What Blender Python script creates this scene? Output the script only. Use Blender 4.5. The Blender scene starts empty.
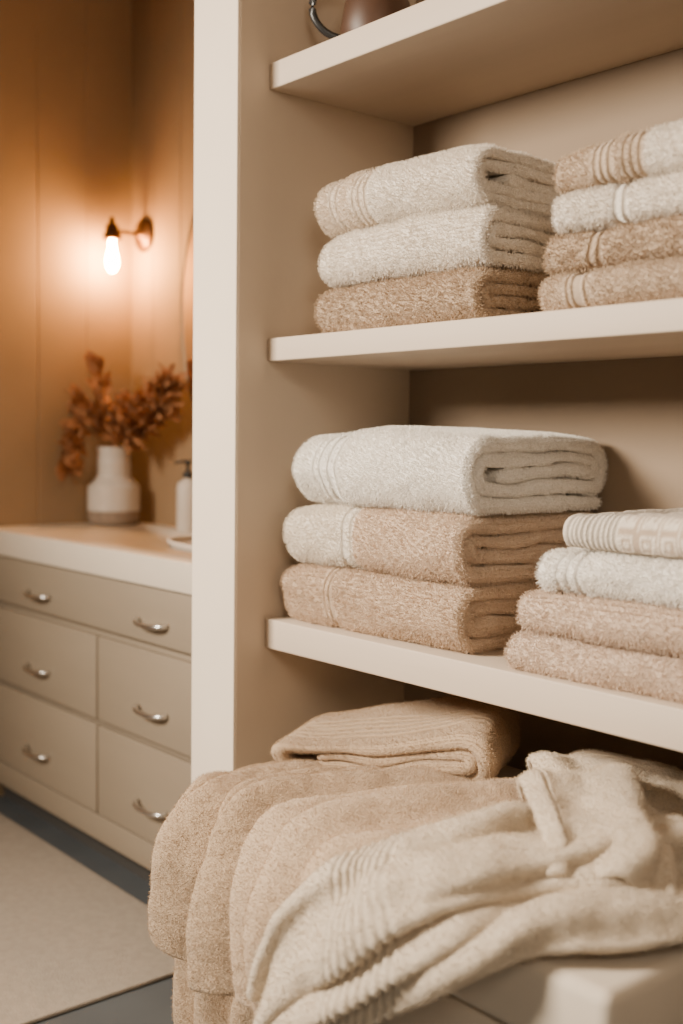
import bpy, bmesh, math, random
import numpy as np
from mathutils import Vector, Matrix
random.seed(4); rng=np.random.default_rng(7)
SC=bpy.context.scene; COL=SC.collection
PILE=True

# ------------------------------------------------------------ numpy noise
_T=np.random.default_rng(11).random((64,64,64)).astype(np.float32)*2-1
def vnoise(P,scale,seed=0):
    Q=np.asarray(P,float)*scale+seed*7.31
    i=np.floor(Q).astype(int); f=Q-i; f=f*f*(3-2*f)
    def g(a,b,c): return _T[(i[...,0]+a)&63,(i[...,1]+b)&63,(i[...,2]+c)&63]
    x,y,z=f[...,0],f[...,1],f[...,2]
    c00=g(0,0,0)*(1-x)+g(1,0,0)*x; c10=g(0,1,0)*(1-x)+g(1,1,0)*x
    c01=g(0,0,1)*(1-x)+g(1,0,1)*x; c11=g(0,1,1)*(1-x)+g(1,1,1)*x
    return (c00*(1-y)+c10*y)*(1-z)+(c01*(1-y)+c11*y)*z

# ------------------------------------------------------------ materials
def newmat(n):
    m=bpy.data.materials.new(n); m.use_nodes=True; nt=m.node_tree
    return m,nt,nt.nodes['Principled BSDF']
def simple(n,col,rough=.6,metal=0,noise=0.04,nscale=8,bump=0,bscale=60,bdist=.002,coat=0,stretch=None):
    m,nt,b=newmat(n); N=nt.nodes; L=nt.links
    b.inputs['Roughness'].default_value=rough; b.inputs['Metallic'].default_value=metal
    if coat: b.inputs['Coat Weight'].default_value=coat
    tc=N.new('ShaderNodeTexCoord'); src=tc.outputs['Object']
    if stretch:
        mp=N.new('ShaderNodeMapping'); mp.inputs['Scale'].default_value=stretch; L.new(src,mp.inputs[0]); src=mp.outputs[0]
    nz=N.new('ShaderNodeTexNoise'); nz.inputs['Scale'].default_value=nscale; nz.inputs['Detail'].default_value=4
    L.new(src,nz.inputs['Vector'])
    cr=N.new('ShaderNodeValToRGB'); e=cr.color_ramp.elements
    e[0].position=.3;e[1].position=.7
    e[0].color=(*[max(0,c*(1-noise)) for c in col],1); e[1].color=(*[min(1,c*(1+noise)) for c in col],1)
    L.new(nz.outputs['Fac'],cr.inputs[0]); L.new(cr.outputs[0],b.inputs['Base Color'])
    if bump:
        n2=N.new('ShaderNodeTexNoise'); n2.inputs['Scale'].default_value=bscale; n2.inputs['Detail'].default_value=3
        L.new(src,n2.inputs['Vector'])
        bp=N.new('ShaderNodeBump'); bp.inputs['Strength'].default_value=bump; bp.inputs['Distance'].default_value=bdist
        L.new(n2.outputs['Fac'],bp.inputs['Height']); L.new(bp.outputs[0],b.inputs['Normal'])
    return m
def emis(n,col,st):
    m,nt,b=newmat(n); b.inputs['Base Color'].default_value=(*col,1)
    b.inputs['Emission Color'].default_value=(*col,1); b.inputs['Emission Strength'].default_value=st
    return m
def terry(n,scale=230,bstr=.9,bdist=.0035,sheen=.2):
    m,nt,b=newmat(n); N=nt.nodes; L=nt.links
    b.inputs['Roughness'].default_value=.95; b.inputs['Specular IOR Level'].default_value=.1
    b.inputs['Sheen Weight'].default_value=sheen; b.inputs['Sheen Roughness'].default_value=.6
    tc=N.new('ShaderNodeTexCoord'); a=N.new('ShaderNodeAttribute'); a.attribute_name='Col'
    bd=N.new('ShaderNodeAttribute'); bd.attribute_name='band'
    nz=N.new('ShaderNodeTexNoise'); nz.inputs['Scale'].default_value=scale; nz.inputs['Detail'].default_value=3; nz.inputs['Roughness'].default_value=.65
    vo=N.new('ShaderNodeTexVoronoi'); vo.inputs['Scale'].default_value=scale*1.5
    L.new(tc.outputs['Object'],nz.inputs['Vector']); L.new(tc.outputs['Object'],vo.inputs['Vector'])
    mx=N.new('ShaderNodeMath'); mx.operation='SUBTRACT'; L.new(nz.outputs['Fac'],mx.inputs[0])
    ms=N.new('ShaderNodeMath'); ms.operation='MULTIPLY'; ms.inputs[1].default_value=.45; L.new(vo.outputs['Distance'],ms.inputs[0]); L.new(ms.outputs[0],mx.inputs[1])
    inv=N.new('ShaderNodeMath'); inv.operation='MULTIPLY_ADD'; inv.inputs[1].default_value=-.75; inv.inputs[2].default_value=1; L.new(bd.outputs['Fac'],inv.inputs[0])
    hm=N.new('ShaderNodeMath'); hm.operation='MULTIPLY'; L.new(mx.outputs[0],hm.inputs[0]); L.new(inv.outputs[0],hm.inputs[1])
    bp=N.new('ShaderNodeBump'); bp.inputs['Strength'].default_value=bstr; bp.inputs['Distance'].default_value=bdist
    L.new(hm.outputs[0],bp.inputs['Height']); L.new(bp.outputs[0],b.inputs['Normal'])
    mr=N.new('ShaderNodeMapRange'); mr.inputs['From Min'].default_value=.0; mr.inputs['From Max'].default_value=.45
    mr.inputs['To Min'].default_value=.84; mr.inputs['To Max'].default_value=1.04; L.new(hm.outputs[0],mr.inputs['Value'])  # pile shade put into the colour: base darkens in the bump pits
    vm=N.new('ShaderNodeVectorMath'); vm.operation='SCALE'; L.new(a.outputs['Color'],vm.inputs[0]); L.new(mr.outputs[0],vm.inputs['Scale'])
    L.new(vm.outputs[0],b.inputs['Base Color'])
    return m
_lm={}
def loopmat(c1,c2,xc):
    """cotton loops; colour changes at local x = xc when the towel is two-coloured"""
    key=(tuple(c1),tuple(c2),round(xc,4))
    if key in _lm: return _lm[key]
    m,nt,b=newmat('cotton_loops'); N=nt.nodes; L=nt.links
    b.inputs['Roughness'].default_value=.95; b.inputs['Specular IOR Level'].default_value=.08
    b.inputs['Sheen Weight'].default_value=.15
    tc=N.new('ShaderNodeTexCoord'); sp=N.new('ShaderNodeSeparateXYZ'); L.new(tc.outputs['Object'],sp.inputs[0])
    gt=N.new('ShaderNodeMath'); gt.operation='GREATER_THAN'; gt.inputs[1].default_value=xc; L.new(sp.outputs['X'],gt.inputs[0])
    mx=N.new('ShaderNodeMix'); mx.data_type='RGBA'; mx.inputs['A'].default_value=(*c1,1); mx.inputs['B'].default_value=(*c2,1)
    L.new(gt.outputs[0],mx.inputs['Factor'])
    # fine random mottling of the loop colour
    nz=N.new('ShaderNodeTexNoise'); nz.inputs['Scale'].default_value=210; nz.inputs['Detail'].default_value=2; L.new(tc.outputs['Object'],nz.inputs['Vector'])
    mr=N.new('ShaderNodeMapRange'); mr.inputs['From Min'].default_value=.35; mr.inputs['From Max'].default_value=.65
    mr.inputs['To Min'].default_value=.80; mr.inputs['To Max'].default_value=1.06; L.new(nz.outputs['Fac'],mr.inputs['Value'])
    vm=N.new('ShaderNodeVectorMath'); vm.operation='SCALE'; L.new(mx.outputs['Result'],vm.inputs[0]); L.new(mr.outputs[0],vm.inputs['Scale'])
    L.new(vm.outputs[0],b.inputs['Base Color'])
    _lm[key]=m; return m
M_terry=terry('terry_pile'); M_coarse=terry('coarse_terry',150,1.0,.005); M_fine=terry('soft_terry',300,.8,.0028)
M_plaster=simple('cream_plaster',(.76,.65,.52),.85,noise=.03,nscale=3,bump=.15,bscale=40)
M_side=simple('plaster_side_shade',(.58,.47,.36),.85,noise=.03,nscale=3,bump=.15,bscale=40)  # same cream plaster, colour lowered for the dimmer side faces
M_back=simple('plaster_niche_shade',(.27,.20,.138),.85,noise=.04,nscale=3,bump=.15,bscale=40)  # cream plaster again, niche shade painted in by a darker colour
M_bath=simple('warm_painted_panel',(.28,.185,.10),.75,noise=.05,nscale=5,bump=.12,bscale=30)
M_shelf=simple('painted_shelf_wood',(.55,.45,.35),.6,noise=.06,nscale=6,bump=.15,bscale=40,stretch=(.15,1.5,1.5))
M_cab=simple('greige_painted_wood',(.28,.225,.165),.5,noise=.04,nscale=5,bump=.08,bscale=50,stretch=(.3,1,2))
M_counter=simple('honed_cream_stone',(.66,.57,.46),.35,noise=.03,nscale=7)
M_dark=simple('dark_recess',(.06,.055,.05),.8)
M_floor=simple('slate_floor',(.08,.088,.095),.55,noise=.12,nscale=4,bump=.1,bscale=25)
M_rug=simple('cream_woven_rug',(.36,.31,.255),.95,noise=.08,nscale=60,bump=.6,bscale=260,bdist=.004)
M_metal=simple('brushed_nickel',(.78,.76,.73),.28,1)
M_bronze=simple('dark_bronze',(.09,.045,.022),.4,.8)
M_brass=simple('pale_brass',(.36,.24,.13),.5,.5)
M_ceram=simple('matte_white_ceramic',(.60,.53,.45),.5,noise=.03,nscale=20)
M_clay=simple('raw_clay',(.26,.19,.135),.8,noise=.15,nscale=40)
M_black=simple('black_plastic',(.02,.02,.02),.35)
M_leaf=simple('dried_rust_leaf',(.34,.145,.055),.85,noise=.4,nscale=25)
M_stem=simple('dried_stem',(.22,.12,.05),.8)
M_bench=simple('cream_upholstery',(.64,.55,.44),.8,noise=.03,nscale=10,bump=.25,bscale=300,bdist=.001)
M_brown=simple('brown_raw_clay',(.06,.026,.012),.5,noise=.2,nscale=12)
M_mirror=simple('mirror_glass',(.85,.85,.85),.02,1,noise=0)
M_bulb=emis('glowing_bulb_glass',(1,.47,.13),820)

# ------------------------------------------------------------ helpers
def link(o,parent=None):
    COL.objects.link(o)
    if parent: o.parent=parent
    return o
def tag(o,label,cat,group=None):
    o['label']=label; o['category']=cat
    if group: o['group']=group
def mesh_obj(name,V,F,mat,smooth=True,parent=None):
    me=bpy.data.meshes.new(name); me.from_pydata([tuple(v) for v in V],[],F); me.update()
    if smooth: me.shade_smooth()
    mats=mat if isinstance(mat,(list,tuple)) else [mat]
    for m in mats: me.materials.append(m)
    return link(bpy.data.objects.new(name,me),parent)
def box(name,a,b,mat,bev=0,parent=None,seg=3):
    bm=bmesh.new(); bmesh.ops.create_cube(bm,size=1)
    c=[(a[i]+b[i])/2 for i in range(3)]; s=[abs(b[i]-a[i]) for i in range(3)]
    off=Vector(parent.location) if parent else Vector()
    for v in bm.verts: v.co=Vector([c[i]+v.co[i]*s[i] for i in range(3)])-off
    if bev: bmesh.ops.bevel(bm,geom=bm.edges[:]+bm.verts[:],offset=bev,segments=seg,affect='EDGES',profile=.5)
    me=bpy.data.meshes.new(name); bm.to_mesh(me); bm.free(); me.materials.append(mat)
    if bev: 
        for p in me.polygons: p.use_smooth=True
        me.set_sharp_from_angle(angle=math.radians(40))
    return link(bpy.data.objects.new(name,me),parent)
def lathe(prof,seg=48,c=(0,0,0)):
    V=[];F=[]
    for r,z in prof:
        for k in range(seg):
            a=2*math.pi*k/seg; V.append((c[0]+r*math.cos(a),c[1]+r*math.sin(a),c[2]+z))
    for i in range(len(prof)-1):
        for k in range(seg):
            F.append((i*seg+k,i*seg+(k+1)%seg,(i+1)*seg+(k+1)%seg,(i+1)*seg+k))
    return V,F
def sweep(pts,rad,seg=12):
    pts=[Vector(p) for p in pts]; V=[];F=[]
    n=len(pts); rad=rad if hasattr(rad,'__len__') else [rad]*n
    up=Vector((0,0,1))
    for i,p in enumerate(pts):
        d=(pts[min(i+1,n-1)]-pts[max(i-1,0)]).normalized()
        a=d.cross(up); 
        if a.length<.05: a=d.cross(Vector((1,0,0)))
        a.normalize(); b=d.cross(a)
        for k in range(seg):
            t=2*math.pi*k/seg; V.append(p+(a*math.cos(t)+b*math.sin(t))*rad[i])
    for i in range(n-1):
        for k in range(seg): F.append((i*seg+k,i*seg+(k+1)%seg,(i+1)*seg+(k+1)%seg,(i+1)*seg+k))
    F.append(tuple(range(seg))[::-1]); F.append(tuple((n-1)*seg+k for k in range(seg)))
    return V,F
def joinVF(parts):
    V=[];F=[]
    for v,f in parts:
        o=len(V); V+=list(v); F+=[tuple(o+i for i in q) for q in f]
    return V,F

# ------------------------------------------------------------ cloth solids
def solid(P,N,th,end_frac=.8):
    M,K,_=P.shape
    th=th.copy()
    for i,f in ((0,.35),(1,.8),(M-2,.8),(M-1,.35)): th[i]*=f
    top=P+N*th[...,None]; bot=P-N*th[...,None]
    el=P[:,0]-P[:,1]; el/=np.linalg.norm(el,axis=-1,keepdims=True)+1e-9
    er=P[:,-1]-P[:,-2]; er/=np.linalg.norm(er,axis=-1,keepdims=True)+1e-9
    tl=th[:,0][:,None]; tr=th[:,-1][:,None]
    lu=P[:,0]+el*tl*end_frac+N[:,0]*tl*.45; ld=P[:,0]+el*tl*end_frac-N[:,0]*tl*.45
    ru=P[:,-1]+er*tr*end_frac+N[:,-1]*tr*.45; rd=P[:,-1]+er*tr*end_frac-N[:,-1]*tr*.45
    return np.concatenate([lu[:,None],top,ru[:,None],rd[:,None],bot[:,::-1],ld[:,None]],axis=1)
def loopattr(A):
    return np.concatenate([A[:,:1],A,A[:,-1:],A[:,-1:],A[:,::-1],A[:,:1]],axis=1)
def solid_faces(M,J,off=0):
    i=np.arange(M-1)[:,None]; j=np.arange(J)[None,:]; jn=(j+1)%J
    q=np.stack([i*J+j,i*J+jn,(i+1)*J+jn,(i+1)*J+j],-1).reshape(-1,4)
    jj=np.arange(J//2-1)
    c0=np.stack([jj+1,jj,J-1-jj,J-2-jj],-1); c1=np.stack([jj,jj+1,J-2-jj,J-1-jj],-1)+(M-1)*J
    return np.concatenate([q,c0,c1])+off
TOTAL=[0]
def add_pile(o,V,Fc,W,density,length,rad,seed):
    """short cotton loops growing from the visible cloth faces"""
    A,B,C,D=(V[Fc[:,k]] for k in range(4))
    ar=.5*np.linalg.norm(np.cross(C-A,D-B),axis=1); wf=W[Fc].mean(1)
    n=int((ar*wf).sum()*density)
    if n<100: return
    vg=o.vertex_groups.new(name='pile'); idx=np.nonzero(W>.5)[0].tolist(); vg.add(idx,1.0,'REPLACE')
    md=o.modifiers.new('pile','PARTICLE_SYSTEM'); ps=md.particle_system; ps.seed=seed
    s=ps.settings; s.type='HAIR'; s.count=n; s.hair_length=length; s.hair_step=2; s.emit_from='FACE'
    s.use_emit_random=True; s.use_even_distribution=True
    ps.vertex_group_density='pile'
    s.use_advanced_hair=True; s.brownian_factor=0; s.factor_random=length*.34
    s.render_step=2; s.display_step=2; s.root_radius=1.0; s.tip_radius=.85; s.radius_scale=rad
    s.material=2; TOTAL[0]+=n
def cloth_obj(name,pieces,mat,hairmat,pile=None,seed=1):
    VV=[];FF=[];CC=[];BB=[];WW=[];off=0
    for pc in pieces:
        V,C,B=pc[:3]; W=pc[3] if len(pc)>3 else np.zeros(pc[0].shape[:2])
        M,J,_=V.shape
        f=solid_faces(M,J,0); v=V.reshape(-1,3); v0=v-v.mean(0)
        a,b,c,d=(v0[f[:,k]] for k in range(4))
        vol=(np.einsum('ij,ij->i',a,np.cross(b,c))+np.einsum('ij,ij->i',a,np.cross(c,d))).sum()
        if vol<0: f=f[:,::-1]
        FF.append(f+off); VV.append(v); CC.append(C.reshape(-1,3)); BB.append(B.reshape(-1)); WW.append(W.reshape(-1)); off+=M*J
    V=np.concatenate(VV); Fc=np.concatenate(FF); C=np.concatenate(CC); B=np.concatenate(BB); W=np.concatenate(WW)
    me=bpy.data.meshes.new(name)
    me.vertices.add(len(V)); me.vertices.foreach_set('co',V.astype(np.float32).ravel())
    me.loops.add(len(Fc)*4); me.loops.foreach_set('vertex_index',Fc.astype(np.int32).ravel())
    me.polygons.add(len(Fc)); me.polygons.foreach_set('loop_start',np.arange(0,len(Fc)*4,4,dtype=np.int32))
    me.update(calc_edges=True); me.validate(); me.shade_smooth()
    a=me.color_attributes.new('Col','FLOAT_COLOR','POINT'); a.data.foreach_set('color',np.concatenate([C,np.ones((len(C),1))],1).astype(np.float32).ravel())
    b=me.attributes.new('band','FLOAT','POINT'); b.data.foreach_set('value',B.astype(np.float32))
    me.materials.append(mat); me.materials.append(hairmat)
    o=link(bpy.data.objects.new(name,me))
    if pile and PILE: add_pile(o,V,Fc,W*(B<.05),*pile,seed)
    return o

def fold_path(L,h,n):
    t=h/n; order=[]; lo,hi=0,n-1
    while lo<=hi:
        order.append(lo); 
        if hi!=lo: order.append(hi)
        lo+=1; hi-=1
    pts=[]; R=(n-1)/2*t; Rb=max((n-2)/2*t,t/2)
    zz=lambda k:(k+.5)*t
    sx=.8; cur=L*.985
    for k in range(len(order)-1):
        a,b=order[k],order[k+1]; r=abs(b-a)*t/2; zm=(zz(a)+zz(b))/2
        if k%2==0: tip=(R-r)*.9; c=tip+r*sx; sg=-1
        else: tip=L-(Rb-r)*.9; c=tip-r*sx; sg=1
        for s in np.linspace(0,1,max(2,int(abs(c-cur)/.004)))[:-1]: pts.append((cur+(c-cur)*s,zz(a)))
        for s in np.linspace(0,1,max(8,int(math.pi*r/.003))):
            ang=s*math.pi; d=1 if b>a else -1
            pts.append((c+sg*r*sx*math.sin(ang)**.85, zm-d*r*math.cos(ang)))
        cur=c
    last=order[-1]; endp = L*.82 if sg==-1 else L*.2
    for s in np.linspace(0,1,30)[1:]: pts.append((cur+(endp-cur)*s,zz(last)))
    P=np.array(pts); d=np.r_[0,np.cumsum(np.hypot(*np.diff(P,axis=0).T))]
    keep=np.r_[True,np.diff(d)>1e-6]; P=P[keep]; d=d[keep]
    return P,d,t
def xsamples(x0,x1,bands,dx=.0065,fine=.0012):
    xs=list(np.arange(x0,x1,dx))+[x1]
    for c,w in bands:
        xs=[x for x in xs if abs(x-c)>w/2+.0015]+list(np.arange(c-w/2-.0015,c+w/2+.0016,fine))
    return np.array(sorted(x for x in xs if x0<=x<=x1))
def groove(x,bands):
    g=np.zeros_like(x)
    for c,w in bands: g=np.maximum(g,np.clip((w/2+.0008-np.abs(x-c))/.0016,0,1))
    return g
TP=(270000,.0032,.00060)
def towel(label,group,x0,x1,yf,z0,h,n,L,c1,c2=None,xc=9.,bands=(),mat=None,seed=0,yaw=0,ds=.006,dx=.0065,taper=.12,extra=None,gd=.007,bandc=.82,name='folded_towel',pile=TP):
    P,d,t=fold_path(L,h,n); c2=c2 or c1
    S=np.arange(0,d[-1],ds); px=np.interp(S,d,P[:,0]); pz=np.interp(S,d,P[:,1])
    tx=np.gradient(px,S); tz=np.gradient(pz,S); ln=np.hypot(tx,tz); tx/=ln; tz/=ln
    w=x1-x0; xs=xsamples(0,w,bands,dx); M,K=len(S),len(xs)
    X=np.tile(xs,(M,1)); 
    sh=np.c_[S*9,np.full(M,seed*3.1),np.zeros(M)]
    jr=vnoise(sh,1,seed)*.007; jl=vnoise(sh+50,1,seed)*.005
    f=X/w; X=X+jr[:,None]*f**6+jl[:,None]*(1-f)**6
    G=np.stack([X,np.tile(px[:,None],(1,K)),np.tile(pz[:,None],(1,K))],-1)
    Nn=np.stack([np.zeros((M,K)),np.tile((-tz)[:,None],(1,K)),np.tile(tx[:,None],(1,K))],-1)
    g=groove(X,bands)
    edge=np.minimum(X,w-X); th=t*.52*(1-.12*np.exp(-np.clip(edge,0,None)/.008))
    hem=np.exp(-((edge-.016)/.003)**2)
    th=th-gd*.5*g*np.ones_like(th)-.0008*hem
    V=solid(G,Nn,th,.55)
    NL=np.concatenate([Nn[:,:1],Nn,Nn[:,-1:],-Nn[:,-1:],-Nn[:,::-1],-Nn[:,:1]],1)
    lump=vnoise(V,70,seed+2)*.0012+vnoise(V,28,seed+3)*.0026
    V=V+NL*lump[...,None]
    low=np.stack([V[...,0]*1.0,V[...,1],V[...,2]*0],-1)
    zf=np.clip(V[...,2]/h,0,1); fx=V[...,0]/w
    V[...,2]+=zf*(1-zf)*4*(t*.30)*vnoise(V*[.35,1,2.2],14,seed+15)
    sc=1+.06*vnoise(low,7,seed+5)-taper*np.clip(1-fx/.35,0,1)**2-.05*np.clip((fx-.8)/.2,0,1)**2
    V[...,2]*=sc
    V[...,1]+=.012*vnoise(V*[1,0,2.5],8,seed+6)
    V[...,0]+=.007*vnoise(V*[0,1,2.5],8,seed+8)
    V[...,2]=np.maximum(V[...,2],0.0005)
    k_=np.clip((X-xc)/.003,0,1)[...,None]; A=np.array(c1)*(1-k_)+np.array(c2)*k_
    A=A*(1-(1-bandc)*g[...,None])
    if extra is not None:
        e,ce=extra(X,S[:,None]*np.ones_like(X)); A=A*(1-e[...,None])+np.array(ce)*e[...,None]; g=np.maximum(g,e)
    C=np.stack([loopattr(A[...,k]) for k in range(3)],-1); B=loopattr(g)
    J=2*K+4; W=np.zeros((M,J)); first=S<(2*L+h*1.2)
    okS=first&((px<L*.9)&(pz>h*.6)|(px<.05))
    W[okS,0:K+2]=1; W[:,K+1:K+3]=1; W[first,K-1:K+2]=1
    wide=groove(X,[(c,ww+.003) for c,ww in bands]) if len(bands) else np.zeros_like(X)
    W=W*(loopattr(wide)<.5)
    o=cloth_obj(name,[(V-[w/2,0,0],C,B,W)],mat or M_terry,loopmat(c1,c2,xc-w/2),pile=pile,seed=seed)
    o.location=(x0+w/2,yf,z0); o.rotation_euler=(0,0,yaw)
    tag(o,label,'towel',group); return o
WHITE=(.90,.85,.775); PEACH=(.62,.465,.33); TAN=(.49,.36,.245); SAND=(.58,.445,.32); IVORY=(.85,.77,.665); ROSE=(.68,.53,.405)

# ------------------------------------------------------------ ROOM
def struct(o): o['kind']='structure'; return o
XL=-3.45; YB=1.955
struct(box('floor',(-3.6,-1.2,-.05),(1.2,2.1,0),M_floor))
struct(box('ceiling',(-3.6,-1.2,2.7),(1.2,2.1,2.75),M_plaster))
def panel_wall(name,p0,p1,nrm,z1,period,mat):
    p0=np.array(p0);p1=np.array(p1);nrm=np.array(nrm); L=np.linalg.norm(p1-p0); d=(p1-p0)/L
    prof=[(0,0)]; s=period
    while s<L-.01: prof+=[(s-.004,0),(s-.0015,-.002),(s+.0015,-.002),(s+.004,0)]; s+=period
    prof.append((L,0)); V=[];F=[]
    for s,o in prof:
        q=p0+d*s+nrm*o; V+=[(q[0],q[1],0),(q[0],q[1],z1)]
    q=p1-nrm*.1; V+=[(q[0],q[1],0),(q[0],q[1],z1)]; q=p0-nrm*.1; V+=[(q[0],q[1],0),(q[0],q[1],z1)]
    n=len(V)//2
    for i in range(n): F.append((2*i,2*((i+1)%n),2*((i+1)%n)+1,2*i+1))
    F.append(tuple(2*i for i in range(n))); F.append(tuple(2*i+1 for i in range(n)))
    o=mesh_obj(name,V,F,mat,smooth=False)
    bm=bmesh.new(); bm.from_mesh(o.data); bmesh.ops.recalc_face_normals(bm,faces=bm.faces); bm.to_mesh(o.data); bm.free()
    return struct(o)
panel_wall('wall_left',(XL,YB),(XL,-1.2),(1,0),2.7,.17,M_bath)
panel_wall('wall_back',(-1.95,YB),(XL,YB),(0,-1),2.7,.17,M_bath)
XS=-1.798; YP=1.2466; YS=1.315; YN=1.695
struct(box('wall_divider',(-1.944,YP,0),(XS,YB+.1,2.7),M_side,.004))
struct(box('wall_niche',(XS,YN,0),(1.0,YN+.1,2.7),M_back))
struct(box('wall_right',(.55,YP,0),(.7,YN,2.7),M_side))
struct(box('lit_face_1',(-1.946,YP-.006,0),(XS+.0015,YP+.001,2.7),M_plaster,.002))  # thin skin over the pillar end, paler plaster so its front reads lit

for z0,z1,lab in ((1.8235,1.8728,'cream painted wooden shelf board, uppermost, with a dark jug on it'),
                  (1.3086,1.3528,'cream painted wooden shelf board carrying thinner towel stacks'),
                  (.7486,.8070,'thick cream painted wooden shelf board carrying plump towel stacks')):
    o=box('shelf',(XS,YS,z0),(.55,YN,z1),M_shelf,.003); tag(o,lab,'shelf','built-in shelf boards')

# ------------------------------------------------------------ VANITY
van=bpy.data.objects.new('vanity_cabinet',None); van.location=(-2.72,1.43,0); link(van)
tag(van,'greige bathroom vanity cabinet with flat drawers and bar handles','cabinet')
VF=1.4304; x0,x1=XL+.005,-1.965
box('body',(x0,VF+.008,.08),(x1,YB-.008,.7965),M_cab,.002,van)
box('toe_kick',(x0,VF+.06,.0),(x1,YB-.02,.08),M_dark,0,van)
box('base_rail',(x0,VF-.002,.08),(x1,VF+.01,.150),M_cab,.002,van)
def handle(cx,z,dr):
    w=.068; pts=[]
    for k in range(17):
        s=-1+2*k/16; pts.append((cx+s*w, VF-.012-.024*math.sqrt(max(0,1-abs(s)**3)), z-.005*(1-s*s)))
    V,F=sweep(pts,.0065,10); V=[v-Vector(van.location) for v in V]
    o=mesh_obj('handle',V,F,M_metal,True,dr); o['label']='curved brushed metal bar handle'
def drawer(xa,xb,za,zb,hs):
    dr=box('drawer',(xa,VF-.010,za),(xb,VF+.009,zb),M_cab,.0025,van)
    for hx,hz in hs: handle(hx,hz,dr)
drawer(-3.425,-2.05,.655,.792,[(-3.029,.706),(-2.400,.707)])
drawer(-3.425,-2.694,.412,.634,[(-3.035,.49)]); drawer(-2.684,-2.05,.412,.634,[(-2.400,.489)])
drawer(-3.425,-2.694,.158,.396,[(-3.04,.246)]); drawer(-2.684,-2.05,.158,.396,[(-2.400,.249)])
ct=box('countertop',(x0,VF-.018,.7965),(x1,YB-.006,.87),M_counter,.003)
tag(ct,'thick cream stone countertop lying on the vanity','countertop')
scx,scy,srx,sry=-2.43,1.70,.27,.15
cut=mesh_obj('cutter',*(lambda VF_:([(scx+srx*v[0],scy+sry*v[1],.7+v[2]) for v in VF_[0]],VF_[1]+[tuple(range(48))[::-1],tuple(range(48,96))]))(lathe([(1,0),(1,.3)],48)),M_counter)
bmod=ct.modifiers.new('b','BOOLEAN'); bmod.object=cut; bmod.operation='DIFFERENCE'; bmod.solver='EXACT'
dg=bpy.context.evaluated_depsgraph_get(); nm=bpy.data.meshes.new_from_object(ct.evaluated_get(dg)); ct.modifiers.clear(); ct.data=nm
bpy.data.objects.remove(cut)
prof=[(1.0,.012),(1.03,.016),(1.05,.012),(1.04,.004),(1.0,0),(.98,-.03),(.9,-.06),(.6,-.068),(.05,-.07),(.0001,-.07)]
V,F=lathe(prof,64); V=[(scx+srx*.97*v[0],scy+sry*.95*v[1],.872+v[2]) for v in V]
sk=mesh_obj('sink_basin',V,F,M_ceram); tag(sk,'oval white ceramic sink basin set into the countertop','sink')

vc=(-3.348,1.832,.8705)
prof=[(.0001,0),(.074,0),(.080,.004),(.083,.02),(.084,.045)]
pb=[(.084,.045)]
for k in range(0,60):
    z=.045+k*.0025; 
    base=.0845 if z<.118 else .0845-.030*(0.5-0.5*math.cos(min(1,(z-.118)/.045)*math.pi))
    pb.append((base+.0012*math.sin(z*2*math.pi/.010),z))
pb+=[(.0535,.20),(.053,.235),(.056,.250),(.054,.254),(.049,.25),(.047,.2),(.047,.17),(.001,.165)]
vase=bpy.data.objects.new('vase',None); vase.location=vc; link(vase); tag(vase,'white ribbed ceramic vase with raw clay base on the countertop','vase')
mesh_obj('foot',*lathe(prof,64),M_clay,True,vase)['label']='unglazed tan clay foot'
mesh_obj('body',*lathe(pb,64),M_ceram,True,vase)
def branch(pts,leafspec,label,seed,wr=.30):
    rr=random.Random(seed); base=Vector((vc[0],vc[1],vc[2]+.2))
    P=[base]+[Vector(p) for p in pts]
    Q=[]
    for i in range(len(P)-1):
        for s in range(8):
            t=s/8; a=P[max(i-1,0)];b=P[i];c=P[i+1];d=P[min(i+2,len(P)-1)]
            Q.append(.5*((2*b)+(c-a)*t+(2*a-5*b+4*c-d)*t*t+(3*b-a-3*c+d)*t**3))
    Q.append(P[-1]); n=len(Q)
    V,F=sweep(Q,[.0022*(1-.6*i/n) for i in range(n)],6); V=list(V);F=list(F); mi=[0]*len(F)
    count,size,start,spread=leafspec
    for k in range(count):
        f=start+(1-start)*rr.random(); i=min(int(f*(n-1)),n-2); p=Q[i]
        t=(Q[i+1]-Q[i]).normalized()
        dr=Vector((rr.gauss(0,1),rr.gauss(0,1),rr.gauss(0,.8)))
        dr=(dr.normalized()*spread+t*.8).normalized()
        L=size*(.6+.7*rr.random()); wd=L*wr
        sd=dr.cross(Vector((rr.gauss(0,1),rr.gauss(0,1),rr.gauss(0,1)))).normalized(); nr=dr.cross(sd)
        q=p+dr*L*.15; o=len(V)
        for s,wf,cv in ((0,.05,0),(.3,.9,.05),(.6,1,.02),(.85,.6,-.08),(1,.05,-.16)):
            m=q+dr*L*s+nr*L*cv; jag=1+.25*rr.uniform(-1,1)
            V+=[m-sd*wd*wf*jag+nr*L*.06,m,m+sd*wd*wf*jag+nr*L*.06]
        for s in range(4):
            a=o+s*3; F+=[(a,a+1,a+4,a+3),(a+1,a+2,a+5,a+4)]; mi+=[1,1]
    V=[Vector((max(v[0],XL+.004),min(v[1],YB-.004),v[2])) for v in V]
    ob=mesh_obj('dried_branch',V,F,[M_stem,M_leaf]); 
    for pl,m in zip(ob.data.polygons,mi): pl.material_index=m
    ob.data.transform(Matrix.Translation(-base)); ob.location=base
    tag(ob,label,'dried plant','dried branches in the vase')
r_=Vector((.642,.766,0)); B0=Vector((vc[0],vc[1],0))
def bp(a,z,dep=0):
    q=B0+r_*a+Vector((.764,-.641,0))*dep; q.x=max(q.x,XL+.03); q.y=min(q.y,YB-.03); return (q.x,q.y,z)
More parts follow.
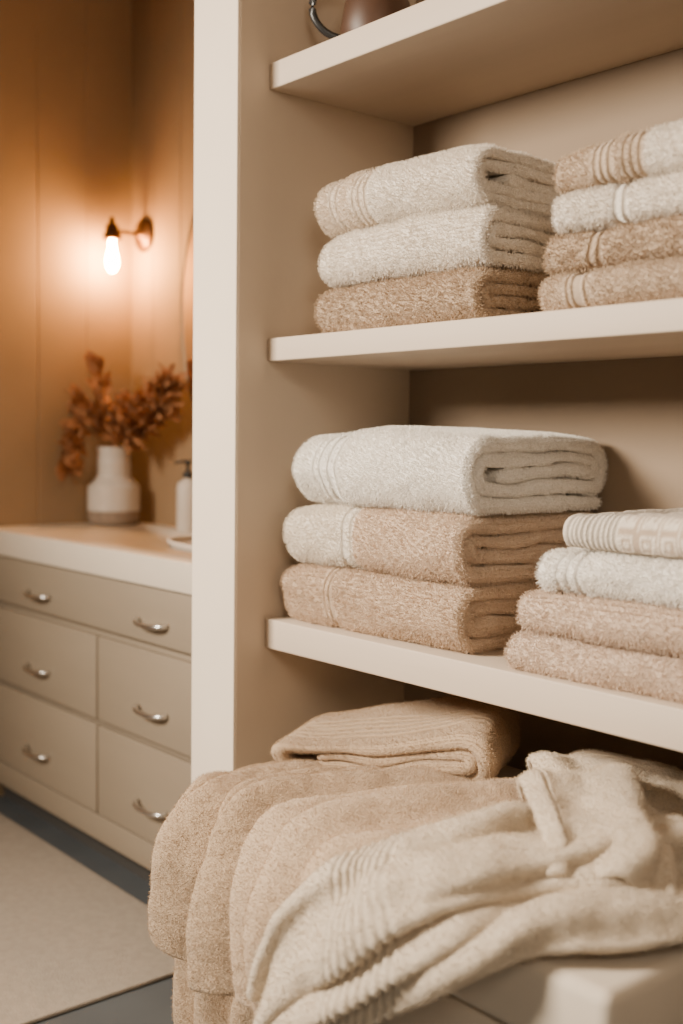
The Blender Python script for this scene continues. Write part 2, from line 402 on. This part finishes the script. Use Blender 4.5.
branch([bp(-.02,1.17),bp(-.03,1.28,.02),bp(-.05,1.40,.03)],(55,.055,.3,.7),'upright rust-brown dried leafy branch',1,.26)
branch([bp(-.05,1.16,.03),bp(-.09,1.20,.05),bp(-.115,1.13,.08),bp(-.125,1.08,.08)],(60,.058,.35,.7),'drooping dark rust dried leafy branch',2)
branch([bp(.05,1.17,.06),bp(.13,1.25,.12),bp(.21,1.32,.2)],(380,.058,.3,.8),'fluffy orange-brown dried plume leaning outward',3,.15)
branch([bp(.04,1.15,.08),bp(.11,1.19,.14),bp(.20,1.25,.22)],(340,.058,.3,.8),'fluffy orange-brown dried plume leaning outward',5,.15)
branch([bp(-.02,1.16,.04),bp(-.06,1.22,.05),bp(-.09,1.27,.05)],(50,.055,.3,.7),'upright rust-brown dried leafy branch',6)
branch([bp(.0,1.15,.04),bp(.02,1.2,.04),bp(.04,1.25,.05)],(80,.05,.3,.8),'short rust-brown dried leafy branch',8)

sp=bpy.data.objects.new('soap_dispenser',None); sp.location=(-2.968,1.876,.8705); link(sp)
tag(sp,'cream soap bottle with black pump standing on the countertop','soap dispenser')
mesh_obj('bottle',*lathe([(.0001,0),(.03,0),(.033,.004),(.033,.135),(.029,.15),(.014,.158),(.013,.165),(.0001,.165)],40),M_ceram,True,sp)
V,F=joinVF([lathe([(.0001,.164),(.015,.164),(.015,.182),(.006,.184),(.005,.205),(.011,.207),(.011,.219),(.0001,.22)],24),
            sweep([(0,0,.213),(-.018,-.018,.214),(-.028,-.028,.207)],.004,10)])
mesh_obj('pump',V,F,M_black,True,sp)['label']='black plastic pump head'

sx,sz=-3.36,1.825
sc=bpy.data.objects.new('wall_sconce',None); sc.location=(sx,YB,sz); link(sc); tag(sc,'dark bronze wall sconce with bare glowing bulb','wall lamp')
def rotY(V): return [(v[0],-v[2],v[1]) for v in V]
V,F=lathe([(.0001,0),(.056,0),(.057,.006),(.05,.014),(.02,.018),(.012,.03),(.0001,.03)],40)
mesh_obj('wall_plate',rotY(V),F,M_bronze,True,sc)
V,F=sweep([(0,-.015,0),(0,-.06,0),(0,-.10,0),(0,-.123,0)],.0065,12); mesh_obj('arm',V,F,M_bronze,True,sc)
V,F=lathe([(.0001,.045),(.007,.043),(.009,.03),(.011,.022),(.021,.016),(.023,-.005),(.030,-.014),(.031,-.030),(.02,-.031),(.0001,-.031)],32,(0,-.123,0))
mesh_obj('socket',V,F,M_bronze,True,sc)
V,F=lathe([(.0001,-.031),(.010,-.033),(.010,-.05),(.016,-.075),(.020,-.098),(.018,-.116),(.010,-.130),(.0001,-.135)],32,(0,-.123,0))
mesh_obj('bulb',V,F,M_bulb,True,sc)['label']='glowing warm filament bulb'

mc=(-2.79,YB-.012,1.55); V=[];F=[]; n=96
mir=bpy.data.objects.new('mirror',None); mir.location=mc; link(mir); tag(mir,'oval wall mirror with slim brass rim above the vanity','mirror')
for rr_,yy in ((0,-.004),(1,-.004),(1,.01)):
    for k in range(n):
        a=2*math.pi*k/n; V.append((.315*rr_*math.cos(a),yy,.48*rr_*math.sin(a)))
F=[tuple(range(n,2*n))]+[(n+k,n+(k+1)%n,2*n+(k+1)%n,2*n+k) for k in range(n)]
mesh_obj('glass',V,F,M_mirror,False,mir)
V=[];F=[];m=8
for k in range(n):
    a=2*math.pi*k/n
    for j in range(m):
        b=2*math.pi*j/m; V.append(((.317+.004*math.cos(b))*math.cos(a),-.002+.007*math.sin(b),(.482+.004*math.cos(b))*math.sin(a)))
for k in range(n):
    for j in range(m): F.append((k*m+j,((k+1)%n)*m+j,((k+1)%n)*m+(j+1)%m,k*m+(j+1)%m))
mesh_obj('rim',V,F,M_brass,True,mir)

rg=box('rug',(-3.40,.35,.001),(-2.05,1.40,.011),M_rug,.004); tag(rg,'flat woven cream rug on the dark floor','rug')

jg=bpy.data.objects.new('jug',None); jg.location=(-1.665,1.47,1.8735); link(jg); tag(jg,'dark brown clay jug with black handle on the uppermost shelf','jug')
mesh_obj('body',*lathe([(.0001,0),(.045,0),(.06,.02),(.07,.06),(.062,.11),(.04,.15),(.035,.18),(.042,.2),(.037,.2),(.03,.18),(.001,.17)],40),M_brown,True,jg)
pts=[(-.035-.055*math.sin(a)*.8,-.04-.055*math.sin(a),.105-.06*math.cos(a)) for a in np.linspace(0,math.pi,20)]
V,F=sweep(pts,.007,10); mesh_obj('handle',V,F,M_black,True,jg)['label']='black curved handle'

# ------------------------------------------------------------ FOLDED TOWELS
G1='plump bath towels stacked on the thick shelf'; G2='thin towels stacked on the thick shelf'
G3='towels stacked on the middle shelf'; G4='thin towels stacked on the middle shelf'
towel('peach terry bath towel, folded, lowest in its stack',G1,-1.757,-1.290,1.345,.8075,.114,4,.335,PEACH,bands=[(.130,.005),(.146,.010)],seed=1,yaw=.01)
towel('folded bath towel, cream at one end and beige beyond',G1,-1.742,-1.285,1.338,.9250,.114,4,.335,(.83,.745,.63),(.66,.505,.37),.190,[(.165,.010),(.184,.005)],seed=2,yaw=-.01)
towel('thick white terry bath towel with corded stripes, top of its stack',G1,-1.708,-1.275,1.335,1.0430,.132,5,.345,WHITE,bands=[(.060,.007),(.080,.012),(.103,.012),(.122,.007)],seed=3)
towel('peach terry hand towel, folded, lowest in its stack',G2,-1.172,-.72,1.335,.8075,.062,4,.33,ROSE,seed=4)
towel('peach terry hand towel, folded, under a white one',G2,-1.153,-.70,1.335,.8725,.062,4,.33,ROSE,seed=5)
towel('white terry towel with corded stripes, folded',G2,-1.118,-.66,1.335,.9375,.064,4,.33,WHITE,bands=[(.036,.008),(.055,.008),(.074,.008)],seed=6)
def keypat(X,S):
    q=.034; s0=(S-.30)%q/q; x0=((X-.10)%q)/q
    m=np.maximum(abs(s0-.5),abs(x0-.5)); e=((m>.36)&(m<.46))|((m>.12)&(m<.22)&(s0>.3))
    return (e&(X>.105)).astype(float)*.8,(.40,.285,.195)
towel('striped beige and white towel with woven square key pattern, folded',G2,-1.080,-.64,1.34,1.0040,.056,4,.32,(.78,.68,.56),
      bands=[(c,.0048) for c in np.arange(.012,.10,.0095)],seed=7,ds=.004,dx=.003,extra=keypat,bandc=.5,gd=.003,pile=None)
towel('coarse tan towel, folded, lowest in its stack',G3,-1.660,-1.268,1.345,1.3533,.090,4,.33,TAN,mat=M_coarse,seed=8,pile=(160000,.0038,.0008))
towel('plain ivory terry towel, folded',G3,-1.662,-1.265,1.338,1.4455,.091,4,.33,IVORY,seed=9,yaw=.01)
towel('ivory terry towel with tan ribbed end, folded, top of its stack',G3,-1.668,-1.268,1.338,1.5385,.094,5,.33,(.74,.62,.49),IVORY,.150,[(.045,.006),(.062,.006),(.115,.007),(.131,.007),(.147,.007)],seed=10,yaw=-.012)
towel('beige terry towel with smooth dobby band, folded, lowest in its stack',G4,-1.130,-.67,1.335,1.3533,.056,4,.33,SAND,bands=[(.06,.005),(.077,.016),(.094,.005)],seed=11)
towel('tan terry towel with ribbed edge, folded',G4,-1.125,-.67,1.338,1.4125,.055,4,.33,TAN,bands=[(.08,.006),(.095,.006)],mat=M_coarse,seed=12,pile=(160000,.0038,.0008))
towel('white terry towel, folded',G4,-1.105,-.65,1.335,1.4705,.055,4,.33,IVORY,bands=[(.10,.006),(.115,.006)],seed=13)
towel('tan towel with white corded end, folded, top of its stack',G4,-1.106,-.64,1.338,1.5285,.060,4,.33,SAND,IVORY,.155,[(c,.006) for c in (.075,.088,.101,.125,.138,.151)],seed=14)

# ------------------------------------------------------------ BENCH
bn=bpy.data.objects.new('storage_bench',None); bn.location=(-1.22,1.3,0); link(bn); tag(bn,'low cream upholstered bench under the shelves, covered with loose towels','bench')
box('body',(-1.62,1.06,.0),(-.775,1.66,.425),M_bench,.01,bn)
box('seat_pad',(-1.63,1.05,.427),(-.765,1.67,.53),M_bench,.018,bn,5)
BT=.531

# ------------------------------------------------------------ DRAPED CLOTHS
def crom(A,n):
    A=np.asarray(A,float); m=len(A); E=np.concatenate([[2*A[0]-A[1]],A,[2*A[-1]-A[-2]]])
    t=np.linspace(0,m-1,n); i=np.minimum(t.astype(int),m-2); f=(t-i).reshape(-1,*([1]*(A.ndim-1)))
    a,b,c,d=E[i],E[i+1],E[i+2],E[i+3]
    return .5*(2*b+(c-a)*f+(2*a-5*b+4*c-d)*f*f+(3*b-a-3*c+d)*f**3)
def grid(A,nu,nv): 
    P=crom(A,nu); return np.swapaxes(crom(np.swapaxes(P,0,1),nv),0,1)
def unit(A): return A/(np.linalg.norm(A,axis=-1,keepdims=True)+1e-12)
def normals(P): return unit(np.cross(np.gradient(P,axis=1),np.gradient(P,axis=0)))
def smooth(A,it):
    for _ in range(it):
        B=A.copy(); B[1:-1]=(A[:-2]+2*A[1:-1]+A[2:])/4; A=B.copy(); A[:,1:-1]=(B[:,:-2]+2*B[:,1:-1]+B[:,2:])/4
    return A
FP=(150000,.0021,.00045)
def drape(net,folds,th,colf,seed,bandf=None,fine=.004,amp=1.0,wrk=.004,wobA=.05,gd=.0034):
    """folds: (v at start, v at end, width, height at start, height at end, lean[, u from, u to])
       every fold is a rounded roll of cloth running along the towel, leaning sideways over its neighbour"""
    net=np.asarray(net,float)
    Q=grid(net,40,40)
    lu=np.linalg.norm(np.diff(Q,axis=0),axis=-1).sum(0).mean(); lv=np.linalg.norm(np.diff(Q,axis=1),axis=-1).sum(1).max()
    fu,fv=int(lu/fine),int(lv*1.35/fine)
    base=grid(net,fu,fv); N=unit(smooth(normals(base),14)); flip=N[...,2].mean()<0
    if flip: N=-N
    u=np.linspace(0,1,fu)[:,None]*np.ones((1,fv)); v=np.linspace(0,1,fv)[None,:]*np.ones((fu,1))
    H=np.zeros_like(u); Lt=np.zeros_like(u)
    for k,fo in enumerate(folds):
        va,vb,w,ha,hb,lean=fo[:6]; u0,u1=fo[6:8] if len(fo)>6 else (-1,2)
        wob=wobA*vnoise(np.stack([u*2.4,v*1.2,u*0+seed+k*.37],-1),1.6,seed+k)
        s=u*u*(3-2*u); c=va+(vb-va)*s+wob; hgt=ha+(hb-ha)*s; d=(v-c)/w
        fade=np.clip((u-u0)/.12,0,1)*np.clip((u1-u)/.12,0,1); fade=fade*fade*(3-2*fade)
        b=np.exp(-np.abs(d)**2.4)*hgt*fade*(1+.45*vnoise(np.stack([u*3,u*0,u*0+va*9],-1),1.7,seed+7))
        H=np.maximum(H,b)+.25*np.minimum(H,b); Lt+=lean*b*np.exp(-d*d*.6)
    H=smooth(H,3); Lt=smooth(Lt,3)
    T1=unit(smooth(np.gradient(base,axis=1),6))
    P=base+N*(amp*H)[...,None]+T1*(amp*Lt)[...,None]
    P=P+N*(wrk*vnoise(P*[1,1,1],16,seed+4)+wrk*.5*vnoise(P,33,seed+5))[...,None]
    N2=normals(P)
    if flip: N2=-N2
    P=P+N2*(vnoise(P,60,seed+1)*.0009)[...,None]
    ins=(P[...,1]>1.045)&(P[...,0]<-.75)&(P[...,0]>-1.66)
    P[...,2]=np.where(ins,np.maximum(P[...,2],BT+th+.001),P[...,2])
    T=np.full(u.shape,th); g=np.zeros_like(u)
    if bandf is not None: g=bandf(u,v); T=T-gd*g
    A=np.ones(u.shape+(3,))*np.array(colf)*(1-.16*g[...,None])
    V=solid(P,N2,T)
    C=np.stack([loopattr(A[...,k]) for k in range(3)],-1)
    W=np.zeros(V.shape[:2]); W[:,:fv+3]=1
    return (V,C,loopattr(g),W)
def cols_net(cols): return np.swapaxes(np.array(cols,float),0,1)
def local(pieces):
    allv=np.concatenate([p[0].reshape(-1,3) for p in pieces]); c=np.array([allv[:,0].mean(),allv[:,1].mean(),allv[:,2].min()])
    return [(p[0]-c,)+tuple(p[1:]) for p in pieces],c
def loose(pieces,col,label,seed):
    pc,c=local(pieces)
    o=cloth_obj('draped_towel',pc,M_fine,loopmat(col,col,9.),pile=FP,seed=seed); o.location=c
    tag(o,label,'towel','loose towels on the bench')
CA=(.50,.36,.235)
netA=cols_net([
 [(-1.67,1.33,.545),(-1.64,1.21,.560),(-1.61,1.09,.562),(-1.595,1.025,.548),(-1.612,.995,.48),(-1.622,.99,.42),(-1.628,.99,.350)],
 [(-1.60,1.34,.545),(-1.595,1.22,.562),(-1.570,1.11,.565),(-1.555,1.03,.555),(-1.557,.990,.48),(-1.562,.985,.42),(-1.565,.985,.350)],
 [(-1.48,1.36,.550),(-1.51,1.25,.565),(-1.525,1.13,.570),(-1.515,1.04,.560),(-1.495,.990,.49),(-1.497,.985,.41),(-1.500,.985,.325)],
 [(-1.36,1.42,.555),(-1.41,1.30,.568),(-1.455,1.16,.572),(-1.465,1.05,.562),(-1.44,.990,.49),(-1.430,.985,.41),(-1.425,.985,.320)],
 [(-1.22,1.46,.560),(-1.28,1.34,.570),(-1.36,1.19,.572),(-1.40,1.07,.562),(-1.37,.99,.49),(-1.35,.985,.41),(-1.345,.985,.325)]])
pA=drape(netA,[(.03,.02,.06,.012,.020,.3),(.22,.17,.07,.018,.034,-.6,-.1,2),(.44,.44,.09,.020,.058,-1.1),(.66,.68,.055,.024,.026,-.6,-.2,.8),(.88,.88,.085,.026,.054,-1.0)],.0055,CA,21,wobA=.07,fine=.0036)
netA2=cols_net([
 [(-1.62,1.10,.540),(-1.61,1.04,.545),(-1.612,1.03,.48),(-1.617,1.022,.36),(-1.617,1.02,.24),(-1.61,1.02,.135)],
 [(-1.53,1.14,.540),(-1.53,1.05,.548),(-1.53,1.03,.48),(-1.53,1.025,.37),(-1.53,1.02,.26),(-1.53,1.02,.165)],
 [(-1.44,1.18,.540),(-1.45,1.055,.548),(-1.45,1.035,.48),(-1.45,1.03,.38),(-1.45,1.03,.29),(-1.45,1.03,.21)],
 [(-1.34,1.20,.540),(-1.36,1.06,.548),(-1.36,1.04,.48),(-1.36,1.035,.39),(-1.36,1.03,.32),(-1.36,1.03,.255)]])
pA2=drape(netA2,[(.05,.05,.1,.0,.016,0),(.35,.38,.12,.0,.026,-.4),(.70,.72,.1,.0,.022,-.4)],.005,CA,23,wrk=.002)
def block(org,ang,L,depth,h,n,col,bands,seed):
    P,d,t=fold_path(L,h,n); S=np.arange(0,d[-1],.005)
    px=np.interp(S,d,P[:,0]); pz=np.interp(S,d,P[:,1]); tx=np.gradient(px,S); tz=np.gradient(pz,S); ln=np.hypot(tx,tz); tx/=ln;tz/=ln
    xs=xsamples(0,depth,bands,.006); M,K=len(S),len(xs); X=np.tile(xs,(M,1))
    jr=vnoise(np.c_[S*8,S*0+seed,S*0],1,seed)*.018; X=X+jr[:,None]*(1-X/depth)**3
    G=np.stack([L-np.tile(px[:,None],(1,K)),X,np.tile(pz[:,None],(1,K))],-1)
    Nn=np.stack([np.tile(tz[:,None],(1,K)),np.zeros((M,K)),np.tile(tx[:,None],(1,K))],-1)
    g=groove(X,bands); V=solid(G,Nn,t*.52-.006*g,.55)
    l=np.clip(V[...,0]/L,0,1); zf=np.clip(V[...,2]/h,0,1)
    V[...,2]*=.48+.52*np.clip(l*1.15,0,1)**1.2
    V[...,2]+=zf*(1-zf)*.035*vnoise(V*[1,.4,2],12,seed+4)+.012*vnoise(V*[1,1,0],9,seed)
    dep=np.clip(V[...,1]/depth,0,1); V[...,2]-=zf*.034*(1-dep)**1.4*np.sin(np.clip(l,0,1)*math.pi*.8)
    V[...,1]+=.016*vnoise(V*[1,0,2],8,seed+1)
    c,s=math.cos(ang),math.sin(ang); R=np.array([[c,-s,0],[s,c,0],[0,0,1]])
    V=V@R.T+np.array(org)
    A=np.ones(X.shape+(3,))*np.array(col)*(1-.30*g[...,None]); C=np.stack([loopattr(A[...,k]) for k in range(3)],-1)
    W=np.zeros(V.shape[:2]); W[:,:3]=1; W[:,-3:]=1; W[S<2*L+h,:K+2]=1
    W=W*(loopattr(groove(X,[(c_,w_+.003) for c_,w_ in bands]))<.5)
    return V,C,loopattr(g),W
pb_=block((-1.605,1.215,.566),math.radians(31),.375,.215,.124,4,CA,[(c,.007) for c in (.040,.060,.080,.100,.120)],31)
loose([pb_,pA,pA2],CA,'tan terry towel, partly folded, hanging over the bench front',71)
CB=(.60,.445,.305)
netB=cols_net([
 [(-1.26,1.56,.560),(-1.22,1.42,.580),(-1.25,1.26,.588),(-1.30,1.12,.590),(-1.34,1.02,.570),(-1.33,.965,.49),(-1.315,.955,.41),(-1.305,.955,.335)],
 [(-1.18,1.58,.565),(-1.15,1.44,.585),(-1.18,1.28,.592),(-1.24,1.13,.592),(-1.28,1.02,.575),(-1.28,.960,.50),(-1.275,.950,.41),(-1.270,.95,.330)],
 [(-1.10,1.60,.570),(-1.08,1.45,.590),(-1.11,1.29,.595),(-1.17,1.13,.592),(-1.22,1.02,.575),(-1.22,.960,.50),(-1.22,.950,.41),(-1.22,.95,.330)],
 [(-1.02,1.62,.570),(-1.00,1.47,.585),(-1.03,1.30,.590),(-1.08,1.14,.590),(-1.14,1.03,.570),(-1.15,.965,.49),(-1.16,.955,.41),(-1.16,.955,.335)]])
loose([drape(netB,[(.06,.05,.11,.026,.026,-.9),(.34,.44,.14,.032,.024,-.9),(.74,.80,.11,.022,.014,-.6,.0,.7)],.0055,CB,41,wobA=.09)],CB,'peach towel lying loosely on the bench, hanging over its front',72)
CC_=(.68,.57,.435)
netC=[[(-.90,1.62,.575),(-.82,1.52,.59),(-.75,1.42,.575),(-.72,1.31,.555)],
      [(-.96,1.50,.58),(-.88,1.40,.595),(-.82,1.29,.58),(-.77,1.18,.555)],
      [(-1.02,1.38,.605),(-.94,1.28,.60),(-.865,1.18,.585),(-.815,1.10,.555)],
      [(-1.06,1.25,.620),(-.99,1.16,.61),(-.915,1.09,.580),(-.865,1.045,.550)],
      [(-1.08,1.15,.625),(-1.01,1.06,.61),(-.955,1.01,.570),(-.92,.99,.515)],
      [(-1.12,1.06,.615),(-1.065,.98,.595),(-1.01,.965,.54),(-.99,.96,.465)],
      [(-1.15,.99,.595),(-1.10,.945,.55),(-1.07,.93,.48),(-1.06,.93,.410)],
      [(-1.18,.945,.56),(-1.15,.92,.50),(-1.13,.915,.43),(-1.125,.915,.365)],
      [(-1.215,.92,.49),(-1.195,.905,.44),(-1.175,.90,.395),(-1.165,.90,.345)],
      [(-1.235,.91,.41),(-1.22,.90,.375),(-1.205,.895,.350),(-1.185,.895,.325)]]
def bC(u,v): 
    g=np.zeros_like(u)
    for c in (.57,.59,.61,.63,.65,.67,.69,.71): g=np.maximum(g,np.clip((.0060-np.abs(u-c-.05*(v-.5)))/.003,0,1))
    return g
loose([drape(netC,[(.14,.02,.11,.026,.018,.5,-.2,2),(.30,.42,.12,.040,.012,1.0,-.1,.80),(.62,.50,.08,.026,.018,.8,.12,2),(.80,.70,.08,.022,.016,.6,.35,2),(.86,.95,.12,.036,.010,.5,-.2,.62)],.006,CC_,51,bC,wrk=.006,wobA=.13,gd=.0026,fine=.0036)],CC_,'cream towel with corded bands draped along the bench front',73)
netD=[[(-1.19,1.43,.58),(-1.15,1.50,.60),(-1.08,1.56,.60),(-1.0,1.62,.58),(-.9,1.66,.57)],
      [(-1.17,1.39,.620),(-1.13,1.46,.635),(-1.05,1.51,.62),(-.97,1.56,.605),(-.88,1.62,.59)],
      [(-1.12,1.33,.635),(-1.08,1.39,.61),(-1.0,1.44,.600),(-.93,1.50,.595),(-.85,1.56,.58)],
      [(-1.07,1.26,.630),(-1.02,1.31,.610),(-.95,1.38,.600),(-.89,1.44,.59),(-.81,1.50,.58)],
      [(-1.04,1.21,.61),(-.97,1.25,.61),(-.90,1.31,.61),(-.84,1.38,.60),(-.77,1.44,.58)]]
netF=[[(-1.12,1.31,.615),(-1.10,1.39,.630),(-1.05,1.46,.630)],
      [(-1.07,1.25,.655),(-1.045,1.33,.668),(-1.00,1.41,.652)],
      [(-1.00,1.19,.650),(-.97,1.26,.655),(-.92,1.34,.635)],
      [(-.94,1.145,.630),(-.90,1.195,.635),(-.84,1.27,.620)],
      [(-.915,1.115,.602),(-.865,1.155,.602),(-.79,1.21,.597)]]
loose([drape(np.swapaxes(np.array(netD),0,1),[(.12,.02,.10,.030,.030,.6),(.35,.45,.11,.038,.038,.8),(.70,.62,.09,.032,.032,.7),(.90,.98,.10,.024,.028,.5)],.006,CC_,61,wrk=.008,wobA=.12),
       drape(netF,[(.16,.10,.15,.012,.018,.5),(.86,.62,.15,.016,.028,.7)],.006,CC_,63,lambda u,v:np.clip((.014-np.abs(v-.16))/.007,0,1),wrk=.008,wobA=.12)],CC_,'cream towel crumpled in a loose heap with turned-over flap',74)

# ------------------------------------------------------------ LIGHTS
def area(name,loc,target,size,power,col,spread=180):
    l=bpy.data.lights.new(name,'AREA'); l.shape='RECTANGLE'; l.size=size[0]; l.size_y=size[1]; l.energy=power; l.color=col; l.spread=math.radians(spread)
    o=bpy.data.objects.new(name,l); link(o); o.location=loc
    o.rotation_euler=(Vector(target)-Vector(loc)).to_track_quat('-Z','Y').to_euler(); return o
area('key_light',(-2.4,-1.05,2.1),(-1.10,1.45,.85),(.8,.7),82,(1,.87,.71),105)  # unseen key lamp, added to rake the towels and spare the bathroom
area('fill_light',(.9,-.3,2.2),(-1.3,1.5,.9),(.9,.9),23,(1,.84,.66))  # added fill lamp, brightens the fold ends facing right
w=bpy.data.worlds.new('w'); SC.world=w; w.use_nodes=True
w.node_tree.nodes['Background'].inputs[0].default_value=(1,.84,.66,1); w.node_tree.nodes['Background'].inputs[1].default_value=.035

# ------------------------------------------------------------ CAMERA
yaw,pi_,ro=[math.radians(q) for q in (40.0027,3.7196,.7268)]
v=np.array([-math.cos(yaw)*math.cos(pi_),math.sin(yaw)*math.cos(pi_),-math.sin(pi_)])
r=np.array([math.sin(yaw),math.cos(yaw),0.]); u=np.cross(r,v)
r2=r*math.cos(ro)+u*math.sin(ro); u2=u*math.cos(ro)-r*math.sin(ro)
cd=bpy.data.cameras.new('camera'); co=bpy.data.objects.new('camera',cd); link(co)
co.matrix_world=Matrix(((r2[0],u2[0],-v[0],0),(r2[1],u2[1],-v[1],0),(r2[2],u2[2],-v[2],1.1626),(0,0,0,1)))
cd.sensor_fit='VERTICAL'; cd.sensor_height=24; cd.lens=24*1139.65/1024; cd.clip_start=.05
cd.dof.use_dof=True; cd.dof.focus_distance=1.9; cd.dof.aperture_fstop=1.3
SC.camera=co
print('hairs',TOTAL[0])
